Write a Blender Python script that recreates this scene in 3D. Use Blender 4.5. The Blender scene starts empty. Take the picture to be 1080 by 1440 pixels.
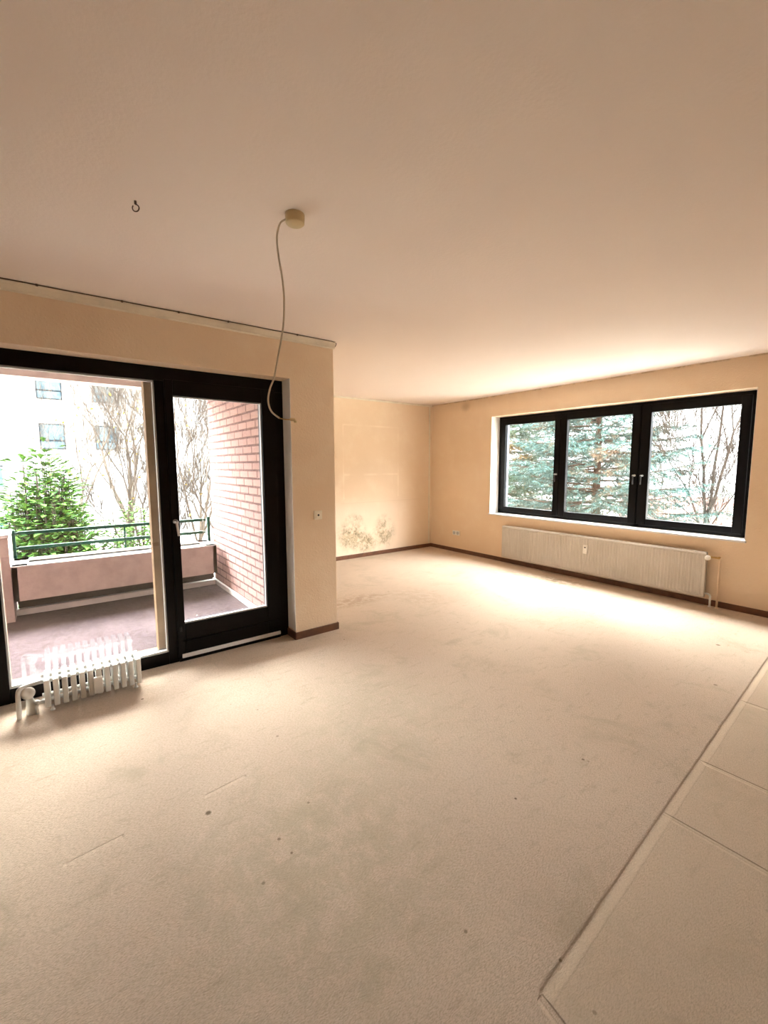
import bpy, bmesh, math, random
from mathutils import Vector, Matrix, noise
S = bpy.context.scene
COL = S.collection
PI = math.pi

# ------------------------------------------------------------------ camera, sky, exposure
cam_d = bpy.data.cameras.new('camera'); cam = bpy.data.objects.new('camera', cam_d); COL.objects.link(cam)
cam_d.sensor_fit = 'HORIZONTAL'; cam_d.sensor_width = 36.0; cam_d.lens = 616.8 / 1080 * 36
cam_d.clip_start = 0.02; cam_d.clip_end = 300
rv = Vector((0.60170104, 0.79871584, -0.00297594)); uv_ = Vector((-0.08343384, 0.0665583, 0.99428808)); fv = Vector((-0.79435172, 0.59801588, -0.10668812))
cam.matrix_world = Matrix(((rv.x, uv_.x, -fv.x, 0), (rv.y, uv_.y, -fv.y, 0), (rv.z, uv_.z, -fv.z, 1.4702), (0, 0, 0, 1)))
S.camera = cam

SKY = 32.0
w = bpy.data.worlds.new('overcast_sky'); S.world = w; w.use_nodes = True
nt = w.node_tree; nt.nodes.clear()
wo = nt.nodes.new('ShaderNodeOutputWorld'); bg = nt.nodes.new('ShaderNodeBackground'); bg.inputs['Strength'].default_value = SKY
tc = nt.nodes.new('ShaderNodeTexCoord'); sp = nt.nodes.new('ShaderNodeSeparateXYZ'); cr = nt.nodes.new('ShaderNodeValToRGB')
nt.links.new(tc.outputs['Generated'], sp.inputs[0]); nt.links.new(sp.outputs['Z'], cr.inputs[0])
cr.color_ramp.elements[0].position = 0.0; cr.color_ramp.elements[0].color = (0.07, 0.072, 0.075, 1)
cr.color_ramp.elements[1].position = 0.60; cr.color_ramp.elements[1].color = (0.97, 0.98, 1.0, 1)
e_ = cr.color_ramp.elements.new(0.14); e_.color = (0.10, 0.104, 0.108, 1)
e_ = cr.color_ramp.elements.new(0.24); e_.color = (0.60, 0.61, 0.62, 1)
nt.links.new(cr.outputs[0], bg.inputs['Color']); nt.links.new(bg.outputs[0], wo.inputs[0])

def portal(name, loc, rot, sx, sy):
    l = bpy.data.lights.new(name, 'AREA'); l.shape = 'RECTANGLE'; l.size = sx; l.size_y = sy
    o = bpy.data.objects.new(name, l); COL.objects.link(o); o.location = loc; o.rotation_euler = rot
    l.cycles.is_portal = True
sn = bpy.data.lights.new('veiled_sun', 'SUN'); sn.energy = 27.0; sn.angle = math.radians(56); sn.color = (1.0, 0.965, 0.91)
so = bpy.data.objects.new('veiled_sun', sn); COL.objects.link(so); so.rotation_euler = Vector((-0.68, 0.42, 0.43)).to_track_quat('Z', 'Y').to_euler()
portal('window_portal', (-2.85, 5.84, 1.45), (-PI / 2, 0, 0), 3.3, 1.6)
portal('balcony_portal', (-3.70, 0.58, 1.08), (0, -PI / 2, 0), 2.2, 2.05)

S.view_settings.view_transform = 'Standard'; S.view_settings.look = 'None'
S.view_settings.gamma = 1.0; S.view_settings.exposure = 1.27; S.view_settings.use_curve_mapping = False

# ------------------------------------------------------------------ material helpers
class NT:
    def __init__(s, name):
        s.m = bpy.data.materials.new(name); s.m.use_nodes = True; s.t = s.m.node_tree; s.n = s.t.nodes
        s.b = s.n['Principled BSDF']; s.co = s.n.new('ShaderNodeTexCoord').outputs['Object']
        s.xyz = None
    def v(s, sock, x):
        if isinstance(x, (int, float)): sock.default_value = x
        elif isinstance(x, (tuple, list)): sock.default_value = tuple(x) + ((1,) if len(x) == 3 and len(sock.default_value) == 4 else ())
        else: s.t.links.new(x, sock)
    def math(s, op, a, b=0.0, c=0.0, clamp=False):
        n = s.n.new('ShaderNodeMath'); n.operation = op; n.use_clamp = clamp
        s.v(n.inputs[0], a); s.v(n.inputs[1], b)
        if op in ('MULTIPLY_ADD', 'SMOOTH_MIN'): s.v(n.inputs[2], c)
        return n.outputs[0]
    def pos(s):
        if not s.xyz:
            n = s.n.new('ShaderNodeSeparateXYZ'); s.t.links.new(s.co, n.inputs[0]); s.xyz = n.outputs
        return s.xyz
    def noise(s, scale, detail=3, rough=0.5, vec=None, dist=0.0):
        n = s.n.new('ShaderNodeTexNoise'); n.inputs['Scale'].default_value = scale; n.inputs['Detail'].default_value = detail
        n.inputs['Roughness'].default_value = rough; n.inputs['Distortion'].default_value = dist
        s.t.links.new(vec or s.co, n.inputs['Vector']); return n.outputs['Fac']
    def vor(s, scale, vec=None, feat='F1'):
        n = s.n.new('ShaderNodeTexVoronoi'); n.inputs['Scale'].default_value = scale; n.feature = feat
        s.t.links.new(vec or s.co, n.inputs['Vector']); return n
    def mapping(s, scale=(1, 1, 1), rot=(0, 0, 0)):
        n = s.n.new('ShaderNodeMapping'); n.inputs['Scale'].default_value = scale; n.inputs['Rotation'].default_value = rot
        s.t.links.new(s.co, n.inputs['Vector']); return n.outputs[0]
    def ramp(s, x, a, b):
        n = s.n.new('ShaderNodeMapRange'); n.clamp = True; n.interpolation_type = 'SMOOTHSTEP'
        s.v(n.inputs[0], x); n.inputs[1].default_value = a; n.inputs[2].default_value = b; return n.outputs[0]
    def mix(s, f, a, b):
        n = s.n.new('ShaderNodeMix'); n.data_type = 'RGBA'; s.v(n.inputs['Factor'], f); s.v(n.inputs[6], a); s.v(n.inputs[7], b); return n.outputs[2]
    def bump(s, h, dist, strength=1.0, nrm=None):
        n = s.n.new('ShaderNodeBump'); n.inputs['Strength'].default_value = strength; n.inputs['Distance'].default_value = dist
        s.v(n.inputs['Height'], h)
        if nrm: s.t.links.new(nrm, n.inputs['Normal'])
        s.v(s.b.inputs['Normal'], n.outputs[0]); return n.outputs[0]
    def out(s, col=None, rough=None, spec=None, metal=None):
        if col is not None: s.v(s.b.inputs['Base Color'], col)
        if rough is not None: s.v(s.b.inputs['Roughness'], rough)
        if spec is not None: s.b.inputs['Specular IOR Level'].default_value = spec
        if metal is not None: s.b.inputs['Metallic'].default_value = metal
        return s.m
    def blob(s, ax, ay, cx, cy, r0, r1, sx=1.0, sy=1.0):
        """1 inside an ellipse round (cx,cy) on two object axes, falling to 0 at r1"""
        p = s.pos()
        a = s.math('MULTIPLY', s.math('SUBTRACT', p[ax], cx), 1 / sx); b = s.math('MULTIPLY', s.math('SUBTRACT', p[ay], cy), 1 / sy)
        d = s.math('SQRT', s.math('ADD', s.math('MULTIPLY', a, a), s.math('MULTIPLY', b, b)))
        return s.ramp(d, r1, r0)
    def band(s, x, a, b, soft):
        return s.math('MULTIPLY', s.ramp(x, a - soft, a + soft), s.ramp(x, b + soft, b - soft))

def simple(name, col, rough=0.5, spec=0.5, metal=0.0, var=0.06, scale=8.0, bump=0.0, bscale=60.0):
    t = NT(name); n = t.noise(scale, 4, 0.6)
    c2 = tuple(max(0, c * (1 - var * 2.5)) for c in col)
    m = t.out(t.mix(t.ramp(n, 0.35, 0.75), col, c2), rough, spec, metal)
    if bump: t.bump(t.noise(bscale, 3, 0.6), bump)
    return m

WALLC = (0.83, 0.65, 0.47)
def wall_mat(name, kind=None):
    t = NT(name)
    n1 = t.noise(0.9, 3, 0.5); n2 = t.noise(5, 5, 0.6)
    c = t.mix(t.ramp(n1, 0.3, 0.7), WALLC, (0.79, 0.60, 0.415)); c = t.mix(t.math('MULTIPLY', t.ramp(n2, 0.45, 0.75), 0.25), c, (0.89, 0.76, 0.58))
    p = t.pos()
    if kind == 'far':
        # ghost outlines of furniture on the wallpaper, kept as wear of the paper
        mY = t.band(p[1], 3.56, 4.64, 0.01)
        l1 = t.math('MULTIPLY', t.band(p[2], 1.305, 1.335, 0.006), mY); l2 = t.math('MULTIPLY', t.band(p[2], 2.07, 2.095, 0.006), mY)
        l3 = t.math('MULTIPLY', t.band(p[1], 4.625, 4.65, 0.006), t.band(p[2], 0.95, 2.09, 0.01))
        l4 = t.math('MULTIPLY', t.band(p[1], 3.555, 3.575, 0.006), t.band(p[2], 0.95, 2.09, 0.01))
        ll = t.math('MAXIMUM', t.math('MAXIMUM', l1, l2), t.math('MAXIMUM', l3, l4))
        c = t.mix(t.math('MULTIPLY', t.math('MULTIPLY', ll, 0.5), t.ramp(t.noise(2.5, 3), 0.35, 0.6)), c, (0.93, 0.76, 0.58))
        pale = t.math('MULTIPLY', t.ramp(p[2], 1.0, 0.75), t.math('MULTIPLY', t.ramp(p[1], 5.2, 4.5), 0.30))
        c = t.mix(pale, c, (0.84, 0.71, 0.61))
        dk = t.math('MULTIPLY', t.band(p[2], 0.874, 0.882, 0.003), t.band(p[1], 3.5, 5.1, 0.05)); c = t.mix(t.math('MULTIPLY', dk, 0.30), c, (0.62, 0.46, 0.30))
        st = t.noise(15, 9, 0.82, dist=0.8)
        b1 = t.blob(1, 2, 3.72, 0.36, 0.08, 0.36, 1.0, 0.9); b2 = t.blob(1, 2, 3.98, 0.22, 0.05, 0.30, 0.9, 0.75); b3 = t.blob(1, 2, 4.35, 0.36, 0.06, 0.36, 0.8, 1.0)
        b4 = t.blob(1, 2, 3.75, 0.62, 0.02, 0.2, 1.3, 0.6)
        edge = t.ramp(t.noise(6.5, 4, 0.6), 0.36, 0.56); bb = t.math('MULTIPLY', edge, 1.0); bb = t.math('MULTIPLY', bb, 1.0); bb0 = t.math('MAXIMUM', t.math('MAXIMUM', b1, b2), t.math('MAXIMUM', t.math('MULTIPLY', b3, 0.85), t.math('MULTIPLY', b4, 0.6)))
        bb = t.math('MULTIPLY', bb, bb0)
        c = t.mix(t.math('MULTIPLY', bb, 0.55), c, (0.40, 0.33, 0.17))
        c = t.mix(t.math('MULTIPLY', t.math('MULTIPLY', t.ramp(st, 0.44, 0.60), bb), 0.9), c, (0.14, 0.11, 0.06))
    if kind == 'window':
        b = t.blob(0, 2, -4.97, 2.40, 0.01, 0.12, 1.2, 0.9); c = t.mix(t.math('MULTIPLY', b, 0.45), c, (0.35, 0.20, 0.11))
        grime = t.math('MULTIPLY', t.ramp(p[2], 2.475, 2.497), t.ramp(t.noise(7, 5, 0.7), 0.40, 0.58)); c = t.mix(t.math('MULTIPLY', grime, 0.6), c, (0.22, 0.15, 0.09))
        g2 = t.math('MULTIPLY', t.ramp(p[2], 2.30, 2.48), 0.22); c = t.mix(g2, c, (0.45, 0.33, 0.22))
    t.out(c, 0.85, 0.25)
    h = t.math('ADD', t.math('MULTIPLY', t.noise(55, 3, 0.6), 1.0), t.math('MULTIPLY', t.ramp(t.vor(45).outputs['Distance'], 0.35, 0.1), 0.35))
    t.bump(h, 0.004, 0.5)
    return t.m

def ceiling_mat():
    t = NT('ceiling_paint'); c = t.mix(t.ramp(t.noise(0.6, 3, 0.5), 0.3, 0.7), (0.93, 0.82, 0.745), (0.91, 0.79, 0.715))
    t.out(c, 0.9, 0.2); t.bump(t.noise(60, 3, 0.6), 0.003, 0.4); return t.m

def carpet_mat():
    t = NT('beige_carpet'); p = t.pos()
    base = t.mix(t.ramp(t.noise(0.8, 3, 0.5), 0.3, 0.7), (0.72, 0.578, 0.455), (0.655, 0.515, 0.405))
    base = t.mix(t.math('MULTIPLY', t.ramp(t.noise(2.6, 6, 0.68, dist=0.6), 0.50, 0.72), 0.8), base, (0.50, 0.415, 0.31))
    base = t.mix(t.math('MULTIPLY', t.ramp(t.noise(4.7, 5, 0.7, vec=t.mapping((1, 1, 1), (0, 0, 1.1))), 0.55, 0.75), 0.5), base, (0.70, 0.53, 0.43))
    # drag marks in the pile
    dm = t.noise(9, 5, 0.7, vec=t.mapping((3.2, 0.8, 1), (0, 0, 0.35)))
    base = t.mix(t.math('MULTIPLY', t.ramp(dm, 0.53, 0.72), 0.6), base, (0.47, 0.375, 0.275))
    fib = t.noise(170, 5, 0.8, vec=t.mapping((1.9, 0.5, 1), (0, 0, 0.6)))
    base = t.mix(t.math('MULTIPLY', t.ramp(fib, 0.44, 0.60), 0.75), base, (0.44, 0.34, 0.235))
    # single stains
    def spot(x, y, r, k, col=(0.16, 0.11, 0.07), sx=1, sy=1):
        nonlocal base
        base = t.mix(t.math('MULTIPLY', t.blob(0, 1, x, y, r * 0.4, r, sx, sy), k), base, col)
    spot(-1.826, 0.434, 0.016, 0.9); spot(-1.086, 1.542, 0.008, 0.9); spot(-1.042, 2.028, 0.010, 0.8); spot(-0.837, 0.949, 0.008, 0.7)
    spot(-1.113, 4.25, 0.02, 0.8); spot(-0.90, 3.45, 0.016, 0.6); spot(-2.15, 0.886, 0.010, 0.6); spot(-3.03, 0.36, 0.012, 0.9)
    spot(-1.52, 0.62, 0.010, 0.7); spot(-1.62, 0.80, 0.008, 0.7); spot(-1.38, 0.50, 0.009, 0.7)
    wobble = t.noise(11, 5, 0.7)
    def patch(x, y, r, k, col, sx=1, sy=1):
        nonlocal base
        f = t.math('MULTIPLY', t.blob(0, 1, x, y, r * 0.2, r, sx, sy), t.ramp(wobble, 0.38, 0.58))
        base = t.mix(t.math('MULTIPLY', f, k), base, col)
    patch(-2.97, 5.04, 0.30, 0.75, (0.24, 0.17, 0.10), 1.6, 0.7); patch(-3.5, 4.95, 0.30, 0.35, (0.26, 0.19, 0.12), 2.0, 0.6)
    patch(-3.9, 2.55, 0.40, 0.6, (0.40, 0.27, 0.18), 0.6, 1.6); patch(-3.6, 3.2, 0.35, 0.3, (0.42, 0.30, 0.2), 1.6, 1.2)
    patch(-1.30, 0.72, 0.75, 0.4, (0.40, 0.35, 0.24), 1.0, 1.0); patch(-2.0, 1.45, 0.8, 0.28, (0.46, 0.41, 0.28), 1, 1)
    specks = t.vor(7.0).outputs['Distance']; base = t.mix(t.math('MULTIPLY', t.ramp(specks, 0.055, 0.025), t.ramp(t.noise(2.1), 0.5, 0.62)), base, (0.2, 0.14, 0.09))
    # pressed grooves (panel seams, furniture feet); seam sides also get painted light and shade
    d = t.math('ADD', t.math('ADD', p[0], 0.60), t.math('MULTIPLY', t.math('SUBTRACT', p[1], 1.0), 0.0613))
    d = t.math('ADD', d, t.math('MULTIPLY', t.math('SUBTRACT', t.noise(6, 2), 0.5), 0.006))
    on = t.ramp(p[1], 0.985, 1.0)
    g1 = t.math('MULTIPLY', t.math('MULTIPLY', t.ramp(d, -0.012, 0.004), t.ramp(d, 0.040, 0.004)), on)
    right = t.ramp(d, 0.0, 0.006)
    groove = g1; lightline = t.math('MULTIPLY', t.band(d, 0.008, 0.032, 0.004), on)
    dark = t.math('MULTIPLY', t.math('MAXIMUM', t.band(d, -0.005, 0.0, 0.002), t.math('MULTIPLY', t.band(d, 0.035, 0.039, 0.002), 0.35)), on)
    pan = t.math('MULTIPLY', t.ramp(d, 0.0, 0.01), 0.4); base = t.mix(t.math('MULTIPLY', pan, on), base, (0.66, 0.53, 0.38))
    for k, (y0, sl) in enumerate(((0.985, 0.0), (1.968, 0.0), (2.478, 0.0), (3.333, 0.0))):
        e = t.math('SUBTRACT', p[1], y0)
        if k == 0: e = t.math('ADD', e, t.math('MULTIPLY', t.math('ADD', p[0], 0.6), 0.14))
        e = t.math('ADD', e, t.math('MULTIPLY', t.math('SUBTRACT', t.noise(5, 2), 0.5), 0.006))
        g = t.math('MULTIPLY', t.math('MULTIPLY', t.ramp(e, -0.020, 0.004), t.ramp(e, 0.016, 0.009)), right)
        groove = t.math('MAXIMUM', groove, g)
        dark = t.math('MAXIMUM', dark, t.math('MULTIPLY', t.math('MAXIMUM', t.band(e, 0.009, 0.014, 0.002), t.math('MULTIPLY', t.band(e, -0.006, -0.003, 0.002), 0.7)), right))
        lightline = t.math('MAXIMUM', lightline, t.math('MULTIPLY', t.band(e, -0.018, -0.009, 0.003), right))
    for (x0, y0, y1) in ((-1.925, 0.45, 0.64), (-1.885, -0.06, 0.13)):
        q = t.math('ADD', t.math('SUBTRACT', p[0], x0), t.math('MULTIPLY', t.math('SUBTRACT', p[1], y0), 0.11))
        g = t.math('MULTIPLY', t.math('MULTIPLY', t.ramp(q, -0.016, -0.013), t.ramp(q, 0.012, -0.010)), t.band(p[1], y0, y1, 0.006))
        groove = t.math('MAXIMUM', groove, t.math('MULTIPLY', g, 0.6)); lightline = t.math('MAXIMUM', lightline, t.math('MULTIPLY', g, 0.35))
    base = t.mix(t.math('MULTIPLY', lightline, 0.25), base, (0.80, 0.66, 0.50)); base = t.mix(t.math('MULTIPLY', dark, 0.5), base, (0.26, 0.18, 0.11))  # colours in the lit side and shaded edges of the seam grooves
    t.out(base, 0.95, 0.03)
    h = t.math('SUBTRACT', t.math('MULTIPLY', t.math('ADD', fib, t.math('MULTIPLY', t.noise(75, 4, 0.75, vec=t.mapping((1.8, .6, 1), (0, 0, .75)), dist=0.6), 0.9)), 0.30), t.math('MULTIPLY', groove, 0.55))
    t.bump(h, 0.018, 1.0)
    return t.m

def brick_mat():
    t = NT('red_brick'); p = t.pos(); cb = t.n.new('ShaderNodeCombineXYZ')
    t.v(cb.inputs[0], t.math('ADD', p[0], t.math('MULTIPLY', p[1], 1.0))); t.v(cb.inputs[1], p[2])
    b = t.n.new('ShaderNodeTexBrick'); t.t.links.new(cb.outputs[0], b.inputs['Vector'])
    b.inputs['Scale'].default_value = 1.0; b.inputs['Brick Width'].default_value = 0.25; b.inputs['Row Height'].default_value = 0.0835
    b.inputs['Mortar Size'].default_value = 0.011; b.inputs['Mortar Smooth'].default_value = 0.2; b.offset = 0.5
    b.inputs['Color1'].default_value = (0.37, 0.235, 0.205, 1); b.inputs['Color2'].default_value = (0.30, 0.185, 0.165, 1); b.inputs['Mortar'].default_value = (0.12, 0.07, 0.068, 1)
    c = t.mix(t.math('MULTIPLY', t.ramp(t.noise(30, 4, .7), .4, .7), .35), b.outputs['Color'], (0.42, 0.28, 0.26))
    t.out(c, 0.95, 0.04); t.bump(b.outputs['Fac'], -0.006, 0.8); return t.m

def glass_mat():
    m = bpy.data.materials.new('window_glass'); m.use_nodes = True; t = m.node_tree; t.nodes.clear()
    o = t.nodes.new('ShaderNodeOutputMaterial'); mx = t.nodes.new('ShaderNodeMixShader'); tr = t.nodes.new('ShaderNodeBsdfTransparent'); gl = t.nodes.new('ShaderNodeBsdfGlossy')
    gl.inputs['Roughness'].default_value = 0.0
    ge = t.nodes.new('ShaderNodeNewGeometry'); dt = t.nodes.new('ShaderNodeVectorMath'); dt.operation = 'DOT_PRODUCT'
    t.links.new(ge.outputs['Normal'], dt.inputs[0]); t.links.new(ge.outputs['Incoming'], dt.inputs[1])
    def mt(op, a, b):
        n = t.nodes.new('ShaderNodeMath'); n.operation = op
        for k, x in enumerate((a, b)):
            if isinstance(x, (int, float)): n.inputs[k].default_value = x
            elif x is not None: t.links.new(x, n.inputs[k])
        return n.outputs[0]
    p5 = mt('POWER', mt('SUBTRACT', 1.0, mt('ABSOLUTE', dt.outputs['Value'], 0)), 5.0); fr = mt('ADD', mt('MULTIPLY', p5, 0.93), 0.07)
    tr.inputs[0].default_value = (0.95, 0.965, 0.955, 1); gl.inputs[0].default_value = (1, 1, 1, 1)
    t.links.new(fr, mx.inputs[0]); t.links.new(tr.outputs[0], mx.inputs[1]); t.links.new(gl.outputs[0], mx.inputs[2]); t.links.new(mx.outputs[0], o.inputs[0])
    return m

def leaf_mat(name, a, b, c3=None, scale=3.0):
    t = NT(name); c = t.mix(t.ramp(t.noise(scale * 6, 3, .6), .35, .65), a, b)
    if c3: c = t.mix(t.ramp(t.noise(scale, 3, .6), .52, .66), c, c3)
    return t.out(c, 0.7, 0.04)

def rib_mat():
    t = NT('cream_radiator_enamel'); t.out(t.mix(t.ramp(t.noise(3, 3), .4, .7), (0.60, 0.55, 0.485), (0.55, 0.50, 0.43)), 0.4, 0.4); return t.m

def balcony_floor_mat():
    t = NT('exposed_aggregate'); v = t.vor(120); c = t.mix(t.ramp(t.noise(22, 8, .9), .42, .58), (0.085, 0.062, 0.068), (0.035, 0.025, 0.028))
    c = t.mix(t.math('MULTIPLY', t.ramp(t.noise(2.2, 4, .6), .4, .7), .5), c, (0.12, 0.09, 0.095))
    c = t.mix(t.ramp(t.vor(5.0).outputs['Distance'], 0.05, 0.03), c, (0.8, 0.78, 0.76))
    t.out(c, 0.9, 0.06); t.bump(v.outputs['Distance'], 0.003, .6); return t.m

M = dict(
    wall=wall_mat('woodchip_wallpaper'), wall_far=wall_mat('stained_wallpaper', 'far'), wall_win=wall_mat('grimy_wallpaper', 'window'),
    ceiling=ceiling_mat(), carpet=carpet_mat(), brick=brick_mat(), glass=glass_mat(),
    frame=simple('dark_brown_frame', (0.0045, 0.003, 0.0026), 0.35, 0.12, var=0.1),
    frameb=simple('near_black_frame', (0.0035, 0.0033, 0.0038), 0.32, 0.12, var=0.1),
    bead=simple('grey_glazing_bead', (0.55, 0.54, 0.53), 0.4, var=0.03), wood=simple('weathered_wood', (0.34, 0.215, 0.125), 0.6, 0.05, var=0.12, scale=5),
    white=simple('white_plaster', (0.80, 0.77, 0.72), 0.7, var=0.03), bluegrey=simple('blue_grey_outer_render', (0.12, 0.13, 0.17), 0.9, 0.05), sill=simple('white_marble_sill', (0.82, 0.81, 0.80), 0.25, var=0.04),
    cream=simple('cream_moulding', (0.84, 0.74, 0.59), 0.7, var=0.05), skirt=simple('brown_skirting', (0.155, 0.062, 0.028), 0.45, var=0.15, scale=14),
    cable=simple('brown_cable', (0.115, 0.06, 0.03), 0.5), cord=simple('beige_cord', (0.66, 0.56, 0.42), 0.45), rose=simple('yellowed_plastic', (0.72, 0.56, 0.30), 0.4),
    steel=simple('brushed_steel', (0.62, 0.61, 0.59), 0.3, metal=0.9), enamel=simple('white_enamel', (0.80, 0.785, 0.74), 0.3, var=0.05), rib=rib_mat(),
    plastic=simple('white_plastic', (0.84, 0.81, 0.75), 0.35, var=0.02), switch=simple('aged_white_plastic', (0.88, 0.78, 0.62), 0.35, var=0.02),
    black=simple('black_plastic', (0.012, 0.01, 0.01), 0.4), brass=simple('brass', (0.55, 0.36, 0.13), 0.35, metal=0.9),
    pink=simple('pink_concrete', (0.45, 0.375, 0.345), 0.85, 0.05, var=0.08, bump=0.002), whitecap=simple('white_capping', (0.6, 0.59, 0.57), 0.5, 0.05, var=0.06), darkpanel=simple('dark_slate', (0.02, 0.016, 0.016), 0.6, 0.05),
    green=simple('dark_green_paint', (0.008, 0.035, 0.024), 0.35, 0.05), soil=simple('planter_soil', (0.12, 0.12, 0.11), 0.9, 0.05), bfloor=balcony_floor_mat(),
    render=simple('white_render', (0.14, 0.144, 0.148), 0.9, 0.05, var=0.02), teal=simple('pale_teal_panel', (0.03, 0.075, 0.085), 0.5, 0.05), pane=simple('pale_blue_pane', (0.04, 0.062, 0.075), 0.15, 0.05, var=0.3, scale=1.5), wframe=simple('grey_window_frame', (0.006, 0.008, 0.010), 0.5, 0.05),
    grass=simple('pale_gravel', (0.28, 0.27, 0.24), 0.95, 0.05, var=0.15), fence=simple('red_brown_boards', (0.16, 0.105, 0.095), 0.8, 0.05, var=0.15, scale=6), retain=simple('pale_stone', (0.2, 0.19, 0.175), 0.9, 0.05),
    bark=simple('grey_brown_bark', (0.03, 0.024, 0.02), 0.9, 0.05, var=0.2, scale=9), palebark=simple('pale_bark', (0.055, 0.045, 0.036), 0.9, 0.05, var=0.2, scale=9), brownbark=simple('red_brown_bark', (0.035, 0.022, 0.017), 0.9, 0.05, var=0.2),
    spruce=leaf_mat('blue_spruce_needles', (0.045, 0.082, 0.080), (0.02, 0.04, 0.034), (0.075, 0.05, 0.034), 1.3), spruce2=leaf_mat('green_spruce_needles', (0.042, 0.074, 0.06), (0.02, 0.037, 0.02), (0.085, 0.055, 0.022), 1.3),
    laurel=leaf_mat('laurel_leaves', (0.06, 0.125, 0.022), (0.02, 0.052, 0.018)), yellow=leaf_mat('yellow_leaves', (0.22, 0.17, 0.02), (0.16, 0.11, 0.02)), privet=leaf_mat('hedge_leaves', (0.05, 0.08, 0.03), (0.025, 0.045, 0.02)),
)

# ------------------------------------------------------------------ geometry helpers
def obj(name, bm, mat, parent=None, smooth=False):
    me = bpy.data.meshes.new(name); bm.normal_update(); bm.to_mesh(me); bm.free(); me.materials.append(M[mat])
    if smooth: me.polygons.foreach_set('use_smooth', [True] * len(me.polygons))
    o = bpy.data.objects.new(name, me); COL.objects.link(o)
    if parent: o.parent = parent
    return o
def raw(name, V, F, mat, parent=None, smooth=False):
    me = bpy.data.meshes.new(name); me.from_pydata(V, [], F); me.materials.append(M[mat])
    if smooth: me.polygons.foreach_set('use_smooth', [True] * len(me.polygons))
    o = bpy.data.objects.new(name, me); COL.objects.link(o)
    if parent: o.parent = parent
    return o
def bx(bm, x0, x1, y0, y1, z0, z1, bev=0.0):
    r = bmesh.ops.create_cube(bm, size=1.0)
    for v in r['verts']: v.co = Vector((x0 + (v.co.x + .5) * (x1 - x0), y0 + (v.co.y + .5) * (y1 - y0), z0 + (v.co.z + .5) * (z1 - z0)))
    if bev:
        es = list({e for v in r['verts'] for e in v.link_edges}); bmesh.ops.bevel(bm, geom=es, offset=bev, segments=2, affect='EDGES', profile=0.6)
    return bm
def box(name, a, mat, parent=None, bev=0.0): return obj(name, bx(bmesh.new(), *a, bev), mat, parent)
def boxes(name, L, mat, parent=None, bev=0.0):
    bm = bmesh.new()
    for a in L:
        b2 = bmesh.new(); bx(b2, *a, bev); me = bpy.data.meshes.new('t'); b2.to_mesh(me); b2.free(); bm.from_mesh(me); bpy.data.meshes.remove(me)
    return obj(name, bm, mat, parent)
def tube(bm, pts, rad, n=10, cap=True):
    pts = [Vector(p) for p in pts]; rings = []; prev = None
    for i, p in enumerate(pts):
        t = (pts[min(i + 1, len(pts) - 1)] - pts[max(i - 1, 0)]).normalized()
        if prev is None:
            a = Vector((0, 0, 1)) if abs(t.z) < .9 else Vector((1, 0, 0)); s = t.cross(a).normalized()
        else: s = (prev - t * prev.dot(t)).normalized()
        prev = s; q = t.cross(s); r = rad[i] if isinstance(rad, (list, tuple)) else rad
        rings.append([bm.verts.new(p + (s * math.cos(2 * PI * k / n) + q * math.sin(2 * PI * k / n)) * r) for k in range(n)])
    for a, b in zip(rings, rings[1:]):
        for k in range(n): bm.faces.new((a[k], a[(k + 1) % n], b[(k + 1) % n], b[k]))
    if cap:
        bm.faces.new(rings[0][::-1]); bm.faces.new(rings[-1])
    return bm
def catmull(P, k=6):
    P = [Vector(p) for p in P]; out = []
    for i in range(len(P) - 1):
        a, b, c, d = P[max(i - 1, 0)], P[i], P[i + 1], P[min(i + 2, len(P) - 1)]
        for j in range(k):
            t = j / k; out.append(0.5 * ((2 * b) + (c - a) * t + (2 * a - 5 * b + 4 * c - d) * t * t + (3 * b - a - 3 * c + d) * t ** 3))
    out.append(P[-1]); return out
def disc(bm, c, axis, prof, n=28):
    """lathe: prof = [(radius, offset along axis)]"""
    axis = Vector(axis).normalized(); a = Vector((0, 0, 1)) if abs(axis.z) < .9 else Vector((1, 0, 0)); s = axis.cross(a).normalized(); q = axis.cross(s)
    rings = [[bm.verts.new(Vector(c) + axis * h + (s * math.cos(2 * PI * k / n) + q * math.sin(2 * PI * k / n)) * max(r, 1e-4)) for k in range(n)] for r, h in prof]
    for A, B in zip(rings, rings[1:]):
        for k in range(n): bm.faces.new((A[k], A[(k + 1) % n], B[(k + 1) % n], B[k]))
    bm.faces.new(rings[0][::-1]); bm.faces.new(rings[-1]); bmesh.ops.recalc_face_normals(bm, faces=bm.faces); return bm
def struct(o): o['kind'] = 'structure'; return o
def tag(o, label, cat, group=None, kind=None):
    o['label'] = label; o['category'] = cat
    if group: o['group'] = group
    if kind: o['kind'] = kind
    return o
def empty(name, loc=(0, 0, 0)):
    o = bpy.data.objects.new(name, None); COL.objects.link(o); o.location = loc; o.empty_display_size = .1; return o
def thing(name, label, cat, loc=(0, 0, 0), group=None): return tag(empty(name, loc), label, cat, group)
def move_origin(root):
    """children were modelled in world space; put them relative to the root's location"""
    d = Vector(root.location)
    def shift(o): o.data.transform(Matrix.Translation(-d))
    def rec(o):
        for ch in [c for c in bpy.data.objects if c.parent == o]:
            if ch.data: shift(ch)
            rec(ch)
    rec(root)

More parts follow.
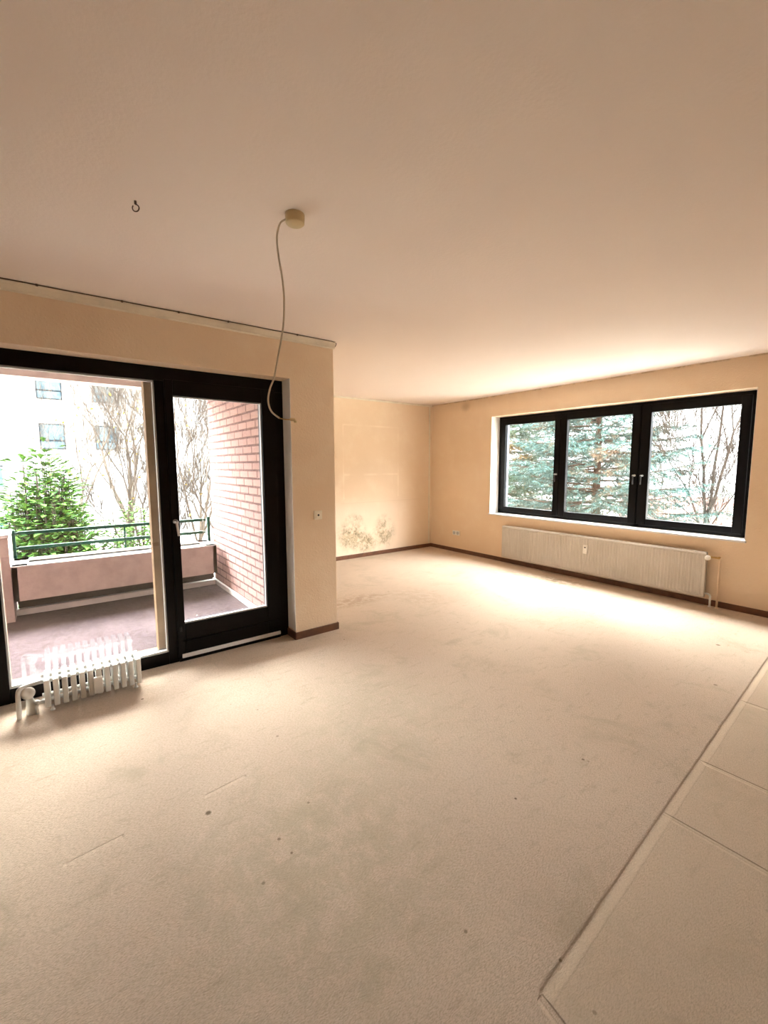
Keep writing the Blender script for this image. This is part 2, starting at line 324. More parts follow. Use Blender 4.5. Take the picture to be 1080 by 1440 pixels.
# ------------------------------------------------------------------ room shell
H = 2.5; AX = -3.314; FX = -5.762; DY = 5.398; PY = 1.960; RX = 1.9; BY = -2.9
OX = -3.66          # outer face of the left wall
OY = 5.83           # outer face of the window wall
wy0, wy1, wtop = -0.42, 1.56, 2.158                     # balcony opening
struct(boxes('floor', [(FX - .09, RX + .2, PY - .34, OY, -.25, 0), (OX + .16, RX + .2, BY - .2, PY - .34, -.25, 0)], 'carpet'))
struct(boxes('ceiling', [(FX - .09, RX + .2, PY - .34, OY, H, H + .25), (OX, RX + .2, BY - .2, PY - .34, H, H + .25)], 'ceiling'))
struct(boxes('wall_left', [(OX, AX, BY, wy0, 0, H), (OX, AX, wy1, PY - .34, 0, H), (OX, AX, wy0, wy1, wtop, H), (OX + .0, AX, PY - .34, PY, 0, H)], 'wall'))
struct(box('wall_return', (FX - .09, OX, PY - .17, PY, 0, H), 'wall'))
struct(box('wall_outside', (FX - .09, OX, PY - .34, PY - .17, -.35, 2.75), 'brick'))
struct(box('wall_far', (FX - .09, FX, PY, DY, 0, H), 'wall_far'))
rx0, rx1, rz0, rz1 = -4.436, -1.268, 0.70, 2.196
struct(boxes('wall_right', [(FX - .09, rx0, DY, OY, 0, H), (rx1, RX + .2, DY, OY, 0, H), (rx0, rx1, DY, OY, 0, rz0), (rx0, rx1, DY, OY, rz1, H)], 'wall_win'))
struct(box('wall_side', (RX, RX + .2, BY, DY, 0, H), 'wall')); struct(box('wall_back', (OX, RX + .2, BY - .2, BY, 0, H), 'wall'))
# bright plaster reveals of the openings
struct(boxes('trim_1', [(-3.458, AX + .001, wy1 - .003, wy1 + .0005, 0.075, wtop), (-3.458, AX + .001, wy0 - .0005, wy0 + .003, .075, wtop)], 'white'))
struct(boxes('trim_2', [(rx0 - .0005, rx0 + .003, DY - .001, DY + .195, rz0 + .02, rz1), (rx1 - .003, rx1 + .0005, DY - .001, DY + .195, rz0 + .02, rz1),
                        ], 'white'))
struct(boxes('trim_9', [(rx0 - .0005, rx0 + .004, DY + .27, OY + .001, rz0, rz1), (rx1 - .004, rx1 + .0005, DY + .27, OY + .001, rz0, rz1)], 'bluegrey'))

# baseboards
bh, bt = .062, .014
struct(boxes('baseboard_left', [(AX, AX + bt, wy1 - bt, PY + bt, 0, bh), (-3.455, AX + bt, wy1 - bt, wy1, 0, bh), (AX, AX + bt, BY, wy0, 0, bh)], 'skirt', bev=.003))
struct(box('baseboard_return', (FX, AX, PY, PY + bt, 0, bh), 'skirt', bev=.003))
struct(box('baseboard_far', (FX, FX + bt, PY, DY, 0, bh), 'skirt', bev=.003))
struct(box('baseboard_right', (FX, RX, DY - bt, DY, 0, bh), 'skirt', bev=.003))
struct(box('baseboard_side', (RX - bt, RX, BY, DY, 0, bh), 'skirt', bev=.003)); struct(box('baseboard_back', (AX, RX, BY, BY + bt, 0, bh), 'skirt', bev=.003))

# white cornice along the top of the left wall, thin strip along the far wall, strip in the corner
bm = bmesh.new(); prof = [(0, 0), (.026, 0), (.026, -.010), (.020, -.020), (.014, -.044), (.014, -.050), (.006, -.056), (0, -.058)]
L1 = [bm.verts.new((AX + a, BY, H + b)) for a, b in prof]; L2 = [bm.verts.new((AX + a, PY + .012, H + b)) for a, b in prof]
for k in range(len(prof)): bm.faces.new((L1[k], L1[(k + 1) % len(prof)], L2[(k + 1) % len(prof)], L2[k]))
bm.faces.new(L1[::-1]); bm.faces.new(L2); bmesh.ops.recalc_face_normals(bm, faces=bm.faces)
struct(obj('trim_3', bm, 'cream'))
struct(box('trim_4', (FX, FX + .008, PY, DY, H - .028, H - .002), 'cream', bev=.002))
struct(box('trim_5', (FX, FX + .010, 5.330, 5.352, bh, H - .03), 'cream', bev=.003))

# ------------------------------------------------------------------ balcony window and door
win2 = struct(empty('window_2', (-3.5, .58, 0)))
fx0, fx1 = -3.56, -3.46
boxes('window_frame', [(fx0, fx1, wy0, wy1, 2.062, wtop), (fx0, fx1, wy0, -.300, 0, 2.062), (fx0, fx1, .605, .672, 0, 2.062), (fx0, fx1, 1.480, wy1, 0, 2.062), (fx0, fx1, -.300, .605, 0, .092),
                       (fx0, fx1 + .012, .672, 1.48, 0, .022)], 'frame', win2, .004)
boxes('glazing_bead', [(-3.497, -3.477, -.300, .605, 2.050, 2.062), (-3.497, -3.470, .594, .605, .104, 2.05), (-3.497, -3.470, -.300, -.290, .104, 2.05), (-3.497, -3.466, -.300, .605, .092, .108)], 'bead', win2, .001)
box('pane', (-3.512, -3.500, -.295, .600, .10, 2.055), 'glass', win2)
boxes('wooden_mullion_cladding', [(-3.66, -3.575, .556, .672, -.03, 2.10), (-3.66, -3.561, -.36, -.300, -.03, 2.10), (-3.64, -3.561, -.36, .59, -.03, .085)], 'wood', win2, .003)
boxes('threshold_strip', [(-3.449, -3.434, .69, 1.475, .030, .058)], 'sill', win2, .002)
move_origin(win2)
door = struct(empty('door_1', (-3.49, 1.48, 0)))
dx0, dx1 = -3.535, -3.448
boxes('door_frame', [(dx0, dx1, .665, .722, .035, 2.075), (dx0, dx1, 1.372, 1.488, .035, 2.075), (dx0, dx1, .722, 1.372, 1.965, 2.075), (dx0, dx1, .722, 1.372, .035, .285)], 'frame', door, .006)
boxes('weather_bar', [(dx1 - .002, dx1 + .012, .700, 1.455, .150, .160)], 'frame', door, .002)
boxes('glazing_bead', [(-3.490, -3.462, 1.364, 1.372, .29, 1.965), (-3.490, -3.460, .722, 1.372, .285, .297), (-3.49, -3.47, .722, 1.372, 1.958, 1.965)], 'bead', door, .001)
box('pane', (-3.502, -3.491, .718, 1.376, .28, 1.97), 'glass', door)
hd = obj('door_handle', disc(bmesh.new(), (dx1, .692, 1.065), (1, 0, 0), [(.017, 0), (.017, .008), (.010, .010), (.010, .045), (.012, .048), (.012, .060), (.006, .064)], 20), 'steel', door, True)
bm = bmesh.new(); tube(bm, catmull([(dx1 + .054, .692, 1.065), (dx1 + .056, .693, 1.035), (dx1 + .054, .697, 1.00), (dx1 + .052, .700, .965)], 4), .0085, 12); obj('lever', bm, 'steel', hd, True)
boxes('hinge', [(dx1, dx1 + .012, .682, .697, .235, .275)], 'black', door, .003)
move_origin(door)

# ------------------------------------------------------------------ three-part window in the window wall
win = struct(empty('window_1', (-2.85, DY + .2, rz0)))
WY0, WY1 = DY + .197, DY + .265
z0, z1 = .718, 2.193
boxes('window_frame', [(rx0, rx1, WY0, WY1, z1 - .05, z1), (rx0, rx1, WY0, WY1, z0, z0 + .05), (rx0, rx0 + .05, WY0, WY1, z0, z1), (rx1 - .075, rx1, WY0, WY1, z0, z1),
                       (-3.425, -3.375, WY0, WY1, z0, z1), (-2.40, -2.335, WY0, WY1, z0, z1)], 'frameb', win, .004)
cases = [(-4.385, -3.405, -4.318, -3.487, 1), (-3.395, -2.375, -3.305, -2.470, 1), (-2.358, -1.345, -2.260, -1.430, -1)]
gz0, gz1 = .823, 2.068
for i, (a, b, ga, gb, side) in enumerate(cases):
    y0, y1 = WY0 - .014, WY0 + .045
    cs = boxes('casement', [(a, ga, y0, y1, z0 + .035, z1 - .035), (gb, b, y0, y1, z0 + .035, z1 - .035), (ga, gb, y0, y1, z0 + .035, gz0), (ga, gb, y0, y1, gz1, z1 - .035)], 'frameb', win, .006)
    box('pane', (ga - .004, gb + .004, WY0 + .014, WY0 + .026, gz0 - .004, gz1 + .004), 'glass', cs)
    hx = (b - .035) if side > 0 else (a + .035)
    h = obj('handle', disc(bmesh.new(), (hx, y0, 1.335), (0, -1, 0), [(.013, 0), (.013, .005), (.008, .007), (.008, .032), (.010, .035), (.010, .046)], 16), 'steel', cs, True)
    b2 = bmesh.new(); tube(b2, [(hx, y0 - .041, 1.335), (hx, y0 - .043, 1.30), (hx, y0 - .040, 1.23)], .007, 10); bb = obj('lever', b2, 'black', cs, True)
boxes('hinge', [(-3.412, -3.388, WY0 - .022, WY0, 2.09, 2.135)], 'frameb', win, .003)
boxes('hinge', [(rx1 - .045, rx1 - .028, WY0 - .016, WY0, 2.07, 2.15)], 'steel', win, .003)
box('window_sill', (rx0 - .012, rx1 + .012, DY - .022, WY0 + .01, rz0 - .002, rz0 + .019), 'sill', win, .003)
box('outer_sill', (rx0, rx1, WY1, OY + .03, rz0 - .002, rz0 + .012), 'bluegrey', win)
move_origin(win)

# ------------------------------------------------------------------ flat panel radiator under the window
rad = thing('panel_radiator', 'long cream flat panel radiator mounted below the three-part window', 'radiator', (-2.83, 5.33, .09))
ra, rb, rz_0, rz_1, ry = -4.115, -1.548, .092, .562, 5.300
bm = bmesh.new(); n = int((rb - ra) / .033); V = []
xs = []
for i in range(n):
    x = ra + .01 + (rb - ra - .02) * i / n; wd = (rb - ra - .02) / n
    xs += [(x, 0), (x + wd * .30, 0), (x + wd * .42, .004), (x + wd * .88, .004)]
xs = [(ra, .002)] + xs + [(rb - .01, 0), (rb, .002)]
rows = [(rz_0, .006, 0), (rz_0 + .006, 0, 0), (rz_0 + .022, 0, 0), (rz_0 + .030, 0, 1), (rz_1 - .030, 0, 1), (rz_1 - .022, 0, 0), (rz_1 - .006, 0, 0), (rz_1, .006, 0)]
G = [[bm.verts.new((x, ry + (dy if k else 0) + off, z)) for x, dy in xs] for z, off, k in rows]
for A, B in zip(G, G[1:]):
    for i in range(len(xs) - 1): bm.faces.new((A[i], A[i + 1], B[i + 1], B[i]))
bx(bm, ra, rb, ry + .0075, ry + .055, rz_0, rz_1)
obj('panel', bm, 'rib', rad)
boxes('top_grille', [(ra + .005, rb - .005, ry + .010, ry + .056, rz_1 - .001, rz_1 + .006)], 'rib', rad, .002)
for x in (-3.75, -2.83, -1.95): box('wall_bracket', (x - .012, x + .012, ry + .05, DY, rz_0 - .012, rz_1 - .05), 'rib', rad)
al = box('heat_meter', (-2.845, -2.79, ry - .026, ry + .002, .352, .462), 'plastic', rad, .006); al['label'] = 'small white heat meter'
boxes('meter_window', [(-2.828, -2.806, ry - .0275, ry - .025, .425, .440)], 'black', al)
bm = bmesh.new(); disc(bm, (-1.535, 5.325, .515), (.15, -1, .05), [(.012, -.01), (.014, 0), (.022, .006), (.025, .02), (.024, .05), (.018, .058)], 24); th = obj('thermostat_knob', bm, 'plastic', rad, True)
bm = bmesh.new(); tube(bm, [(-1.56, 5.335, .52), (-1.44, 5.335, .52)], .010, 10); tube(bm, [(-1.452, 5.335, .52), (-1.452, 5.37, .52)], .012, 10)
obj('valve', bm, 'brass', rad, True)
for x in (-1.497, -1.437):
    bm = bmesh.new(); tube(bm, [(x, 5.335, -.002), (x, 5.335, .115 if x < -1.46 else .50)], .0095, 12)
    if x < -1.46: tube(bm, catmull([(x, 5.335, .10), (x - .01, 5.335, .128), (x - .05, 5.335, .135), (x - .075, 5.335, .135)], 4), .0095, 12)
    disc(bm, (x, 5.335, .0), (0, 0, 1), [(.016, 0), (.016, .008), (.010, .011)], 16); obj('pipe', bm, 'enamel' if x < -1.46 else 'wall', rad, True)
bm = bmesh.new(); disc(bm, (ra + .001, 5.33, .515), (-1, 0, 0), [(.012, 0), (.012, .012), (.007, .014), (.007, .024)], 14); obj('vent_plug', bm, 'brass', rad, True)
move_origin(rad)

# ------------------------------------------------------------------ low ribbed radiator at the balcony window
lr = thing('column_radiator', 'low white ribbed radiator standing in front of the fixed balcony pane', 'radiator', (-3.30, .13, 0))
xf, xb, zb, zt = -3.205, -3.385, .028, .196
NS = 12; ya, yb = -.112, .372
for i in range(NS):
    y = ya + (yb - ya) * i / (NS - 1); bm = bmesh.new()
    # rounded loop section: outer body with top sloped slightly, front, middle and rear tubes joined top and bottom
    hw = .0145
    for (x0, x1) in ((xf - .032, xf), (xb, xb + .032), ((xf + xb) / 2 - .014, (xf + xb) / 2 + .014)):
        b2 = bmesh.new(); bx(b2, x0, x1, y - hw, y + hw, zb, zt, .006); me = bpy.data.meshes.new('t'); b2.to_mesh(me); b2.free(); bm.from_mesh(me); bpy.data.meshes.remove(me)
    for (za, zc) in ((zt - .030, zt), (zb + .006, zb + .032)):
        b2 = bmesh.new(); bx(b2, xb + .002, xf - .002, y - hw, y + hw, za, zc, .006); me = bpy.data.meshes.new('t'); b2.to_mesh(me); b2.free(); bm.from_mesh(me); bpy.data.meshes.remove(me)
    obj('section', bm, 'enamel', lr)
bm = bmesh.new()
for x in (xf - .07, xb + .03):
    tube(bm, [(x, ya - .03, zt - .026), (x, yb + .022, zt - .026)], .012, 12); tube(bm, [(x, ya - .03, zb + .022), (x, yb + .022, zb + .022)], .012, 12)
obj('header_tube', bm, 'enamel', lr, True)
hm = box('heat_meter', (xf - .002, xf + .024, .120, .168, .045, .148), 'plastic', lr, .005)
boxes('meter_window', [(xf + .0215, xf + .0232, .138, .156, .118, .124), (xf + .0215, xf + .0232, .143, .151, .108, .112)], 'black', hm)
for y in (ya + .02, yb - .02):
    for x in (xf - .016, xb + .016): 
        bm = bmesh.new(); disc(bm, (x, y, 0), (0, 0, 1), [(.012, 0), (.012, .006), (.007, .01), (.007, .034)], 12); obj('foot', bm, 'enamel', lr, True)
bm = bmesh.new(); tube(bm, catmull([(-3.215, -.248, -.002), (-3.215, -.247, .10), (-3.216, -.245, .150), (-3.222, -.238, .172), (-3.240, -.215, .178), (-3.275, -.14, .172)], 5), .0125, 12)
obj('supply_pipe', bm, 'enamel', lr, True)
bm = bmesh.new(); tube(bm, [(-3.25, -.19, -.002), (-3.25, -.195, .06), (-3.25, -.20, .12)], [.030, .022, .014], 14); tube(bm, [(-3.25, -.195, .055), (-3.262, -.12, .050)], .010, 10); tube(bm, [(-3.22, -.165, -.002), (-3.235, -.168, .05)], .009, 10)
disc(bm, (-3.245, -.165, .058), (.4, 0, 1), [(.008, -.01), (.013, 0), (.013, .012), (.005, .016)], 14)
obj('valve_body', bm, 'enamel', lr, True)
bm = bmesh.new(); disc(bm, (-3.235, -.203, .135), (.9, .12, .38), [(.018, -.022), (.024, -.018), (.032, 0), (.035, .014), (.033, .028), (.020, .032), (.010, .031), (.007, .028)], 24); obj('thermostat_knob', bm, 'plastic', lr, True)
move_origin(lr)

# ------------------------------------------------------------------ ceiling rose with hanging cord, hook, surface cable, sockets
cl = thing('pendant_cord', 'bare cord hanging in a curve from a yellowed round ceiling rose', 'lamp cord', (-1.762, .868, H))
bm = bmesh.new(); disc(bm, (-1.765, .872, H), (0, 0, -1), [(.040, 0), (.040, .012), (.038, .034), (.034, .038), (.006, .040)], 32); obj('ceiling_rose', bm, 'rose', cl, True)
pts = [(-1.772, .842, 2.479), (-1.785, .818, 2.462), (-1.789, .806, 2.43), (-1.790, .801, 2.388), (-1.786, .806, 2.314), (-1.778, .816, 2.226), (-1.776, .819, 2.144), (-1.779, .815, 2.061), (-1.785, .806, 1.998), (-1.796, .793, 1.921), (-1.806, .779, 1.842), (-1.819, .763, 1.793), (-1.824, .756, 1.742), (-1.816, .766, 1.699), (-1.795, .792, 1.671)]
bm = bmesh.new(); tube(bm, catmull(pts, 5), .0038, 8); obj('cord', bm, 'cord', cl, True)
bm = bmesh.new(); tube(bm, catmull([(-1.797, .790, 1.672), (-1.778, .814, 1.666), (-1.764, .833, 1.666)], 4), .0016, 6); tube(bm, [(-1.796, .792, 1.669), (-1.776, .812, 1.664), (-1.764, .831, 1.663)], .0014, 6); obj('bare_wire', bm, 'brass', cl, True)
bm = bmesh.new(); disc(bm, (-1.768, .828, 1.666), (.6, .8, -.12), [(.006, 0), (.007, .004), (.007, .020), (.005, .024)], 12); disc(bm, (-1.757, .842, 1.656), (.6, .8, -.12), [(.005, 0), (.005, .012)], 10); obj('wire_terminal', bm, 'rose', cl, True)
move_origin(cl)
hk = thing('ceiling_hook', 'small brass ring hook screwed into the ceiling left of the cord', 'hook', (-2.05, .33, H))
bm = bmesh.new(); tube(bm, [(-2.05, .33, H + .001), (-2.05, .33, H - .012)], .0045, 10); obj('screw', bm, 'cable', hk, True)
bm = bmesh.new(); tube(bm, [(-2.05 + .013 * math.sin(a) * rv.x, .33 + .013 * math.sin(a) * rv.y, H - .026 + .013 * math.cos(a)) for a in [i * PI / 12 for i in range(0, 22)]], .0022, 8); obj('ring', bm, 'cable', hk, True)
move_origin(hk)
cb = thing('ceiling_cable', 'thin brown cable clipped along the cornice above the balcony door', 'cable', (AX + .02, .5, H))
P = [(AX + .030 + .0015 * math.sin(i * 1.7), BY + .05 + (1.90 - BY - .05) * i / 40, H - .004) for i in range(41)] + [(AX + .026, 1.95, H - .005), (AX + .015, 1.985, H - .012), (AX - .008, 1.987, H - .03), (AX - .03, 1.975, H - .045)]
bm = bmesh.new(); tube(bm, catmull(P, 2), .0034, 8); obj('cable', bm, 'cable', cb, True)
for y in (-.0, .42, .75, 1.08, 1.62):
    bm = bmesh.new(); bx(bm, AX + .024, AX + .037, y - .006, y + .006, H - .011, H, .002); obj('clip', bm, 'cable', cb)
move_origin(cb)
sw = thing('antenna_socket', 'square yellowed wall plate with one black hole beside the balcony door', 'socket', (AX, 1.787, 1.047))
box('plate', (AX, AX + .009, 1.749, 1.825, 1.009, 1.085), 'switch', sw, .003); boxes('inset', [(AX + .008, AX + .012, 1.762, 1.812, 1.022, 1.072)], 'switch', sw, .002)
bm = bmesh.new(); disc(bm, (AX + .0115, 1.787, 1.047), (1, 0, 0), [(.009, 0), (.009, .002), (.001, .0022)], 16); obj('hole', bm, 'black', sw)
move_origin(sw)
ds = thing('double_socket', 'white double power socket low on the window wall near the corner', 'socket', (-5.135, DY, .323))
box('plate', (-5.215, -5.055, DY - .010, DY, .285, .362), 'plastic', ds, .003)
for x in (-5.175, -5.095):
    bm = bmesh.new(); disc(bm, (x, DY - .010, .323), (0, -1, 0), [(.028, 0), (.028, .004), (.024, .004), (.022, .001), (.002, .0015)], 20); o = obj('outlet', bm, 'bead', ds)
    boxes('pin_hole', [(x - .012, x - .007, DY - .0125, DY - .0105, .320, .326), (x + .007, x + .012, DY - .0125, DY - .0105, .320, .326)], 'black', o)
move_origin(ds)

# ------------------------------------------------------------------ balcony
struct(box('floor_balcony', (-5.93, OX + .16, -3.2, PY - .34, -.25, -.05), 'bfloor'))
struct(boxes('trim_6', [(-5.775, -5.705, -.385, 1.585, -.05, .012)], 'whitecap', None, .004))
struct(boxes('trim_7', [(-5.86, OX, 1.590, PY - .341, -.05, .004)], 'whitecap', None, .004))
struct(boxes('ceiling_balcony', [(-6.05, OX, -3.2, PY - .34, 2.52, 2.75), (-6.05, -5.85, -3.2, PY - .34, 2.375, 2.52)], 'pink'))
struct(boxes('wall_balcony', [(-5.95, -5.50, -3.2, -.385, -.25, .785)], 'pink')); struct(box('trim_8', (-5.97, -5.48, -3.2, -.375, .785, .815), 'whitecap', None, .004))
struct(box('wall_balcony_side', (-5.95, OX, -3.4, -3.2, -.25, 2.75), 'brick'))
struct(box('wall_outside_left', (OX - .02, OX, -3.2, wy0 - .02, -.25, 2.55), 'brick'))
pl = thing('balcony_planter', 'long pink concrete planter box hanging at the balcony edge under the rail', 'planter', (-5.62, .6, .18))
px0, px1, py0, py1, pz0, pz1 = -5.84, -5.40, -.372, 1.525, .172, .505
boxes('trough', [(px1 - .04, px1, py0, py1, pz0, pz1), (px0, px0 + .04, py0, py1, pz0, pz1), (px0, px1, py0, py0 + .04, pz0, pz1), (px0, px1, py1 - .04, py1, pz0, pz1), (px0 + .02, px1 - .02, py0 + .02, py1 - .02, pz0, pz0 + .05)], 'pink', pl)
boxes('rim', [(px1 - .11, px1 + .004, py0, py1, pz1, pz1 + .012), (px0, px0 + .13, py0, py1, pz1, pz1 + .012), (px0, px1, py0 - .004, py0 + .12, pz1, pz1 + .012), (px0, px1, py1 - .12, py1 + .004, pz1, pz1 + .012)], 'whitecap', pl)
boxes('soil', [(px0 + .03, px1 - .03, py0 + .03, py1 - .03, pz0 + .05, pz1 - .01)], 'soil', pl)
move_origin(pl)
struct(boxes('wall_balcony_panel', [(-5.925, -5.885, -.375, PY - .341, -.05, .40)], 'darkpanel'))
rl = thing('balcony_railing', 'dark green metal railing with two flat bars above the planter', 'railing', (-5.87, .6, .5))
RXp = -5.88
for z in (.775, .615): box('rail', (RXp - .014, RXp + .014, -.33, 1.50, z - .016, z + .018), 'green', rl, .003)
for y in (-.365, 1.575): box('post', (RXp - .02, RXp + .02, y - .014, y + .014, .40, .81), 'green', rl, .003)
for y in (.63,): box('post', (RXp - .010, RXp + .006, y - .008, y + .008, .40, .79), 'green', rl)
for y, s in ((-.35, 1), (1.54, -1)):
    for z in (.775, .615): box('bracket', (RXp - .008, RXp + .008, min(y, y + s * .03), max(y, y + s * .03), z - .01, z + .01), 'green', rl)
move_origin(rl)

# ------------------------------------------------------------------ the garden
GZ = -2.6
struct(boxes('ground', [(-60, 40, -40, 60, GZ - .2, GZ)], 'grass'))
struct(boxes('wall_house_outside', [(-5.85, -5.84, 1.62, 5.83, GZ, 0), (-5.95, -3.66, -3.2, 1.6, GZ, -.25)], 'brick'))

def rnd(a, b): return random.uniform(a, b)
def conifer(name, label, x, y, h, rad, mat, seed, zvis0, tr=.1, dens=1.0):
    random.seed(seed); t = thing(name, label, 'tree', (x, y, GZ), None)
    bm = bmesh.new(); tube(bm, [(0, 0, -.1), (.03, 0, h * .3), (0, .03, h * .6), (0, 0, h)], [tr, tr * .8, tr * .5, .02], 10)
    V = []; F = []
    z = zvis0
    while z < h - .2:
        fr = 1 - z / h; R = rad * min(1, (fr * 1.35) ** .8); nb = 7
        a0 = rnd(0, 6.28)
        for b in range(nb):
            a = a0 + b * 2 * PI / nb + rnd(-.25, .25); L = R * rnd(.75, 1.1); dirv = Vector((math.cos(a), math.sin(a), 0)); sl = rnd(-.25, .05)
            zz = z + rnd(-.12, .12)
            def bp(s): return Vector((0, 0, zz)) + dirv * (L * s) + Vector((0, 0, L * (sl * s + .18 * s * s)))
            tube(bm, [bp(0), bp(.35), bp(.7), bp(1)], [.018, .013, .008, .003], 4, False)
            side = Vector((-dirv.y, dirv.x, 0)); nt_ = int(L / .06 * dens)
            for k in range(nt_):
                s = .15 + .85 * k / nt_; p0 = bp(s); sd = 1 if k % 2 else -1
                tl = (1.05 - s) * .55 * min(1, L) + .16
                td = (dirv * rnd(.5, .9) + side * sd * rnd(.6, 1.0) + Vector((0, 0, rnd(-.45, .1)))).normalized()
                subs = [(p0, td, tl)]
                for q in range(3): subs.append((p0 + td * tl * rnd(.25, .8), (td + dirv * rnd(-.3, .9) + side * rnd(-.9, .9) + Vector((0, 0, rnd(-.4, .3)))).normalized(), tl * .5))
                for (sp, sdv, sl_) in subs:
                    u1 = sdv.orthogonal().normalized(); u2 = sdv.cross(u1)
                    nn = max(6, int(sl_ * 60))
                    for m_ in range(nn):
                        ss = m_ / nn; q = sp + sdv * sl_ * ss; an = rnd(0, 6.28); o = (u1 * math.cos(an) + u2 * math.sin(an)); ndl = (o + sdv * .7).normalized() * rnd(.034, .056)
                        wv = sdv.cross(o) * .0065; i = len(V); V += [tuple(q - wv), tuple(q + wv), tuple(q + ndl)]; F.append((i, i + 1, i + 2))
        z += .24
    obj('trunk', bm, 'brownbark' if mat == 'spruce' else 'bark', t, True); raw('needles', V, F, mat, t)
    return t

def bare_tree(name, label, x, y, h, seed, mat='bark', r0=.1, lean=(0, 0), depth=5, spread=.5, leaves=0, group=None, first=.3, side_p=.6):
    random.seed(seed); t = thing(name, label, 'tree', (x, y, GZ), group); bm = bmesh.new(); tips = []
    def grow(p, d, L, r, k):
        n = 4; pts = [p]; rr = [r]
        for i in range(n):
            d = (d + Vector((rnd(-.13, .13), rnd(-.13, .13), rnd(-.03, .12)))).normalized(); p = p + d * (L / n); pts.append(p); rr.append(max(.003, r * (1 - .4 * (i + 1) / n)))
            if k > 0 and i >= 1 and random.random() < side_p:
                a = rnd(0, 6.28); o = Vector((math.cos(a), math.sin(a), rnd(-.1, .4))); grow(p, (d + o * spread * 1.3).normalized(), L * rnd(.45, .65), r * .45, k - 1)
        tube(bm, pts, rr, 6 if r > .02 else 4, False); tips.append((p, d))
        if k > 0:
            for s in range(2 if random.random() < .7 else 3):
                a = rnd(0, 6.28); o = Vector((math.cos(a), math.sin(a), rnd(.0, .5))); grow(p, (d + o * spread).normalized(), L * rnd(.6, .82), rr[-1] * rnd(.6, .85), k - 1)
    grow(Vector((0, 0, -.1)), Vector((lean[0], lean[1], 1)).normalized(), h * first, r0, depth)
    obj('trunk', bm, mat, t, True)
    if leaves:
        V = []; F = []
        for _ in range(leaves):
            p, d = random.choice(tips)
            if p.z < 2.5 or p.z > 5.5: continue
            p = p + Vector((rnd(-.1, .1), rnd(-.1, .1), rnd(-.1, .1))); a = Vector((rnd(-1, 1), rnd(-1, 1), rnd(-1, 1))).normalized() * .036; b = a.orthogonal().normalized() * .022
            i = len(V); V += [tuple(p - a), tuple(p + b), tuple(p + a), tuple(p - b)]; F.append((i, i + 1, i + 2, i + 3))
        if V: raw('remaining_leaves', V, F, 'yellow', t)
    return t

def bush(name, label, cat, c, r, n, mat, seed, leaf=.11, base=GZ):
    """c ground centre, r radii; upright leafy shoots"""
    random.seed(seed); t = thing(name, label, cat, (c[0], c[1], base)); bm = bmesh.new(); V = []; F = []
    for s in range(n):
        a = rnd(0, 6.28); u = math.sqrt(random.random()); rr = u * r[0]; ry_ = u * r[1]
        top = r[2] * (1 - .55 * u * u) * rnd(.82, 1.05); b0 = Vector((math.cos(a) * rr * .3, math.sin(a) * ry_ * .3, 0)); p1 = Vector((math.cos(a) * rr, math.sin(a) * ry_, top))
        mid = (b0 + p1) / 2 + Vector((math.cos(a) * rr * .25, math.sin(a) * ry_ * .25, -.1)); P = catmull([b0, mid, p1], 5); tube(bm, P, [.014 * (1 - .8 * i / len(P)) for i in range(len(P))], 4, False)
        for k in range(34):
            f = rnd(.28, 1.0); i0 = min(int(f * (len(P) - 1)), len(P) - 2); p = P[i0].lerp(P[i0 + 1], f * (len(P) - 1) - i0); an = rnd(0, 6.28)
            d = Vector((math.cos(an), math.sin(an), rnd(-.1, .8))).normalized(); p = p + d * rnd(0, .22)
            sdv = d.cross(Vector((0, 0, 1))).normalized() * leaf * .27; L = leaf * rnd(.8, 1.25); up = Vector((0, 0, .012)); i = len(V)
            V += [tuple(p), tuple(p + d * L * .5 + sdv + up), tuple(p + d * L - Vector((0, 0, .02))), tuple(p + d * L * .5 - sdv + up)]; F += [(i, i + 1, i + 2), (i, i + 2, i + 3)]
    obj('stems', bm, 'bark', t); raw('foliage', V, F, mat, t); return t

conifer('blue_spruce', 'blue-green spruce with bare trunk showing in the middle window pane', -4.62, 8.95, 8.8, 2.45, 'spruce', 3, 2.2, .11)
conifer('green_spruce', 'greener spruce filling the left pane of the three-part window', -7.35, 9.1, 8.6, 2.0, 'spruce2', 5, 2.3, .1)
conifer('distant_spruce', 'spruce standing behind, between the two nearer spruces', -8.3, 13.4, 9.4, 2.1, 'spruce', 8, 2.6, .1, .7)
bare_tree('bare_tree', 'leafless tree leaning right beyond the right window pane', -3.55, 11.2, 8.5, 12, 'bark', .07, (.22, -.05), 6, .42, first=.36, side_p=.68)
bare_tree('bare_tree', 'distant leafless tree behind the red-brown board fence', -3.2, 19.5, 10, 21, 'palebark', .10, (.05, 0), 5, .5, first=.33)
fe = thing('board_fence', 'red-brown vertical board fence beyond the right window pane', 'fence', (-5, 16.5, -.5))
bm = bmesh.new()
for i in range(60):
    x = -7.6 + i * .125; bx(bm, x, x + .105, 16.5, 16.525, -.62, .42 + .03 * math.sin(i * 3.1))
obj('boards', bm, 'fence', fe); boxes('rail', [(-7.6, -.1, 16.525, 16.565, .2, .28), (-7.6, -.1, 16.525, 16.565, -.45, -.37)], 'fence', fe)
for x in (-7.5, -5.0, -2.6, -.2): box('post', (x - .05, x + .05, 16.565, 16.66, -.62, .45), 'fence', fe)
move_origin(fe)
struct(boxes('wall_garden', [(-12, 3, 16.3, 30, GZ, -.62)], 'retain'))
bush('hedge_shrub', 'small green shrub peeking over the red-brown board fence', 'shrub', (-4.85, 17.9), (.7, .4, 1.45), 26, 'privet', 4, .09, -.62)

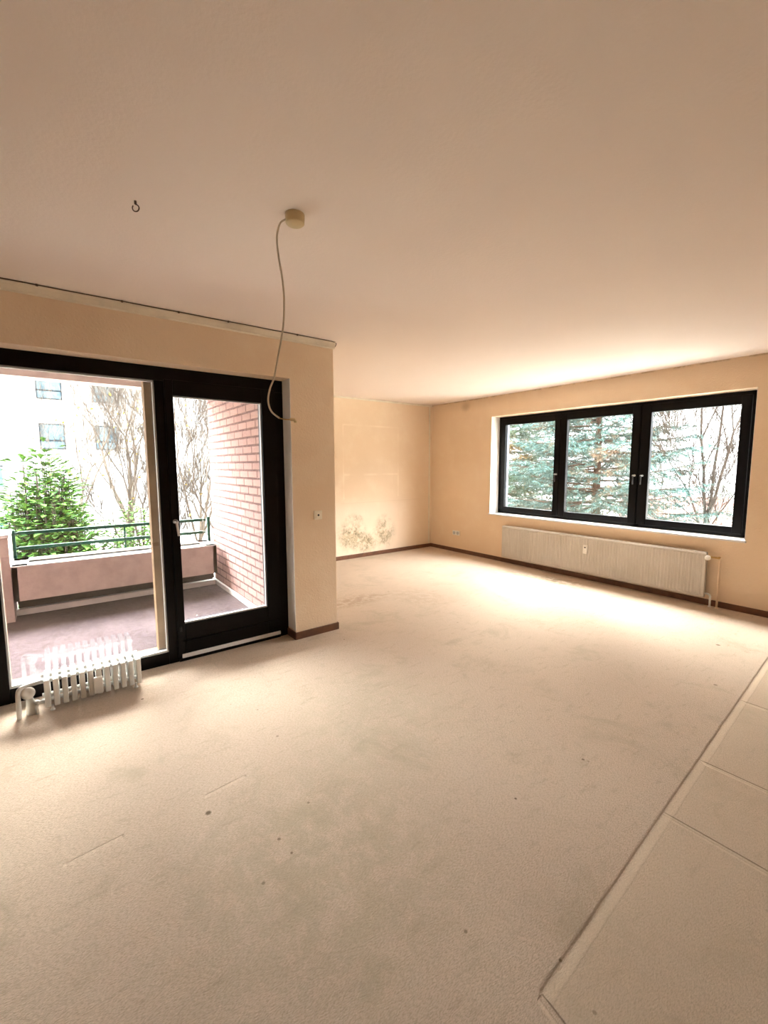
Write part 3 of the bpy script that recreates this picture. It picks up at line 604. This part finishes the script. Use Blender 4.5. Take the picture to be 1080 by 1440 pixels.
bush('laurel_bush', 'bright green laurel bush left beyond the balcony railing', 'bush', (-9.6, -.12), (.9, .85, 4.3), 330, 'laurel', 2, .17)
bush('low_laurel', 'low dark green shrub behind the middle of the balcony railing', 'bush', (-9.5, 1.2), (.8, .75, 3.35), 130, 'laurel', 7, .12)
bare_tree('bare_tree', 'pale-barked leafless tree just right of the laurel bush', -11.2, 1.25, 8.0, 33, 'palebark', .085, (0, -.03), 5, .42, leaves=130, first=.36, side_p=.7)
bare_tree('bare_tree', 'slender leafless tree close to the window mullion outside', -10.2, 1.45, 6.5, 41, 'bark', .05, (0, .06), 5, .36, leaves=60, first=.36, side_p=.75)
bare_tree('bare_tree', 'leafless tree seen through the glass of the balcony door', -10.5, 2.45, 7.0, 52, 'palebark', .06, (0, 0), 5, .40, leaves=60, first=.34, side_p=.8)
bare_tree('bare_tree', 'thin leafless tree next to the brick pier', -9.6, 2.75, 6.0, 66, 'bark', .045, (0, .08), 5, .4, first=.38, side_p=.75)
bare_tree('bare_tree', 'leafless tree in front of the white building facade', -14.0, .35, 7.5, 71, 'palebark', .06, (0, 0), 5, .50, first=.36, side_p=.8)

# white building far behind
wb = thing('apartment_building', 'white apartment building with blue-tinted windows beyond the balcony', 'building', (-30.3, 3, GZ))
box('facade', (-31.5, -30, -14, 26, GZ, 7.4), 'render', wb)
for j, zz in enumerate((2.38, 5.03)):
    for yy in (-.42, 2.08, 4.62, 9.9, 12.2, 14.8, 17.3, -5.5, -8):
        f = boxes('window', [(-30.02, -29.97, yy, yy + 1.12, zz, zz + .05), (-30.02, -29.97, yy, yy + 1.12, zz + 1.30, zz + 1.36), (-30.02, -29.97, yy, yy + .05, zz, zz + 1.36), (-30.02, -29.97, yy + 1.07, yy + 1.12, zz, zz + 1.36), (-30.02, -29.97, yy, yy + 1.12, zz + .42, zz + .50)], 'wframe', wb)
        box('pane', (-30.01, -29.985, yy + .05, yy + 1.07, zz + .05, zz + 1.30), 'pane', f)
for zz in (-2.2, .45):
    bl = boxes('balcony', [(-30, -29.0, -5.2, -2.0, zz - .18, zz), ], 'render', wb); boxes('balustrade', [(-29.04, -29.0, -5.2, -2.0, zz, zz + .95)], 'teal', bl); boxes('handrail', [(-29.08, -28.98, -5.2, -1.95, zz + .98, zz + 1.06)], 'wframe', bl)
move_origin(wb)
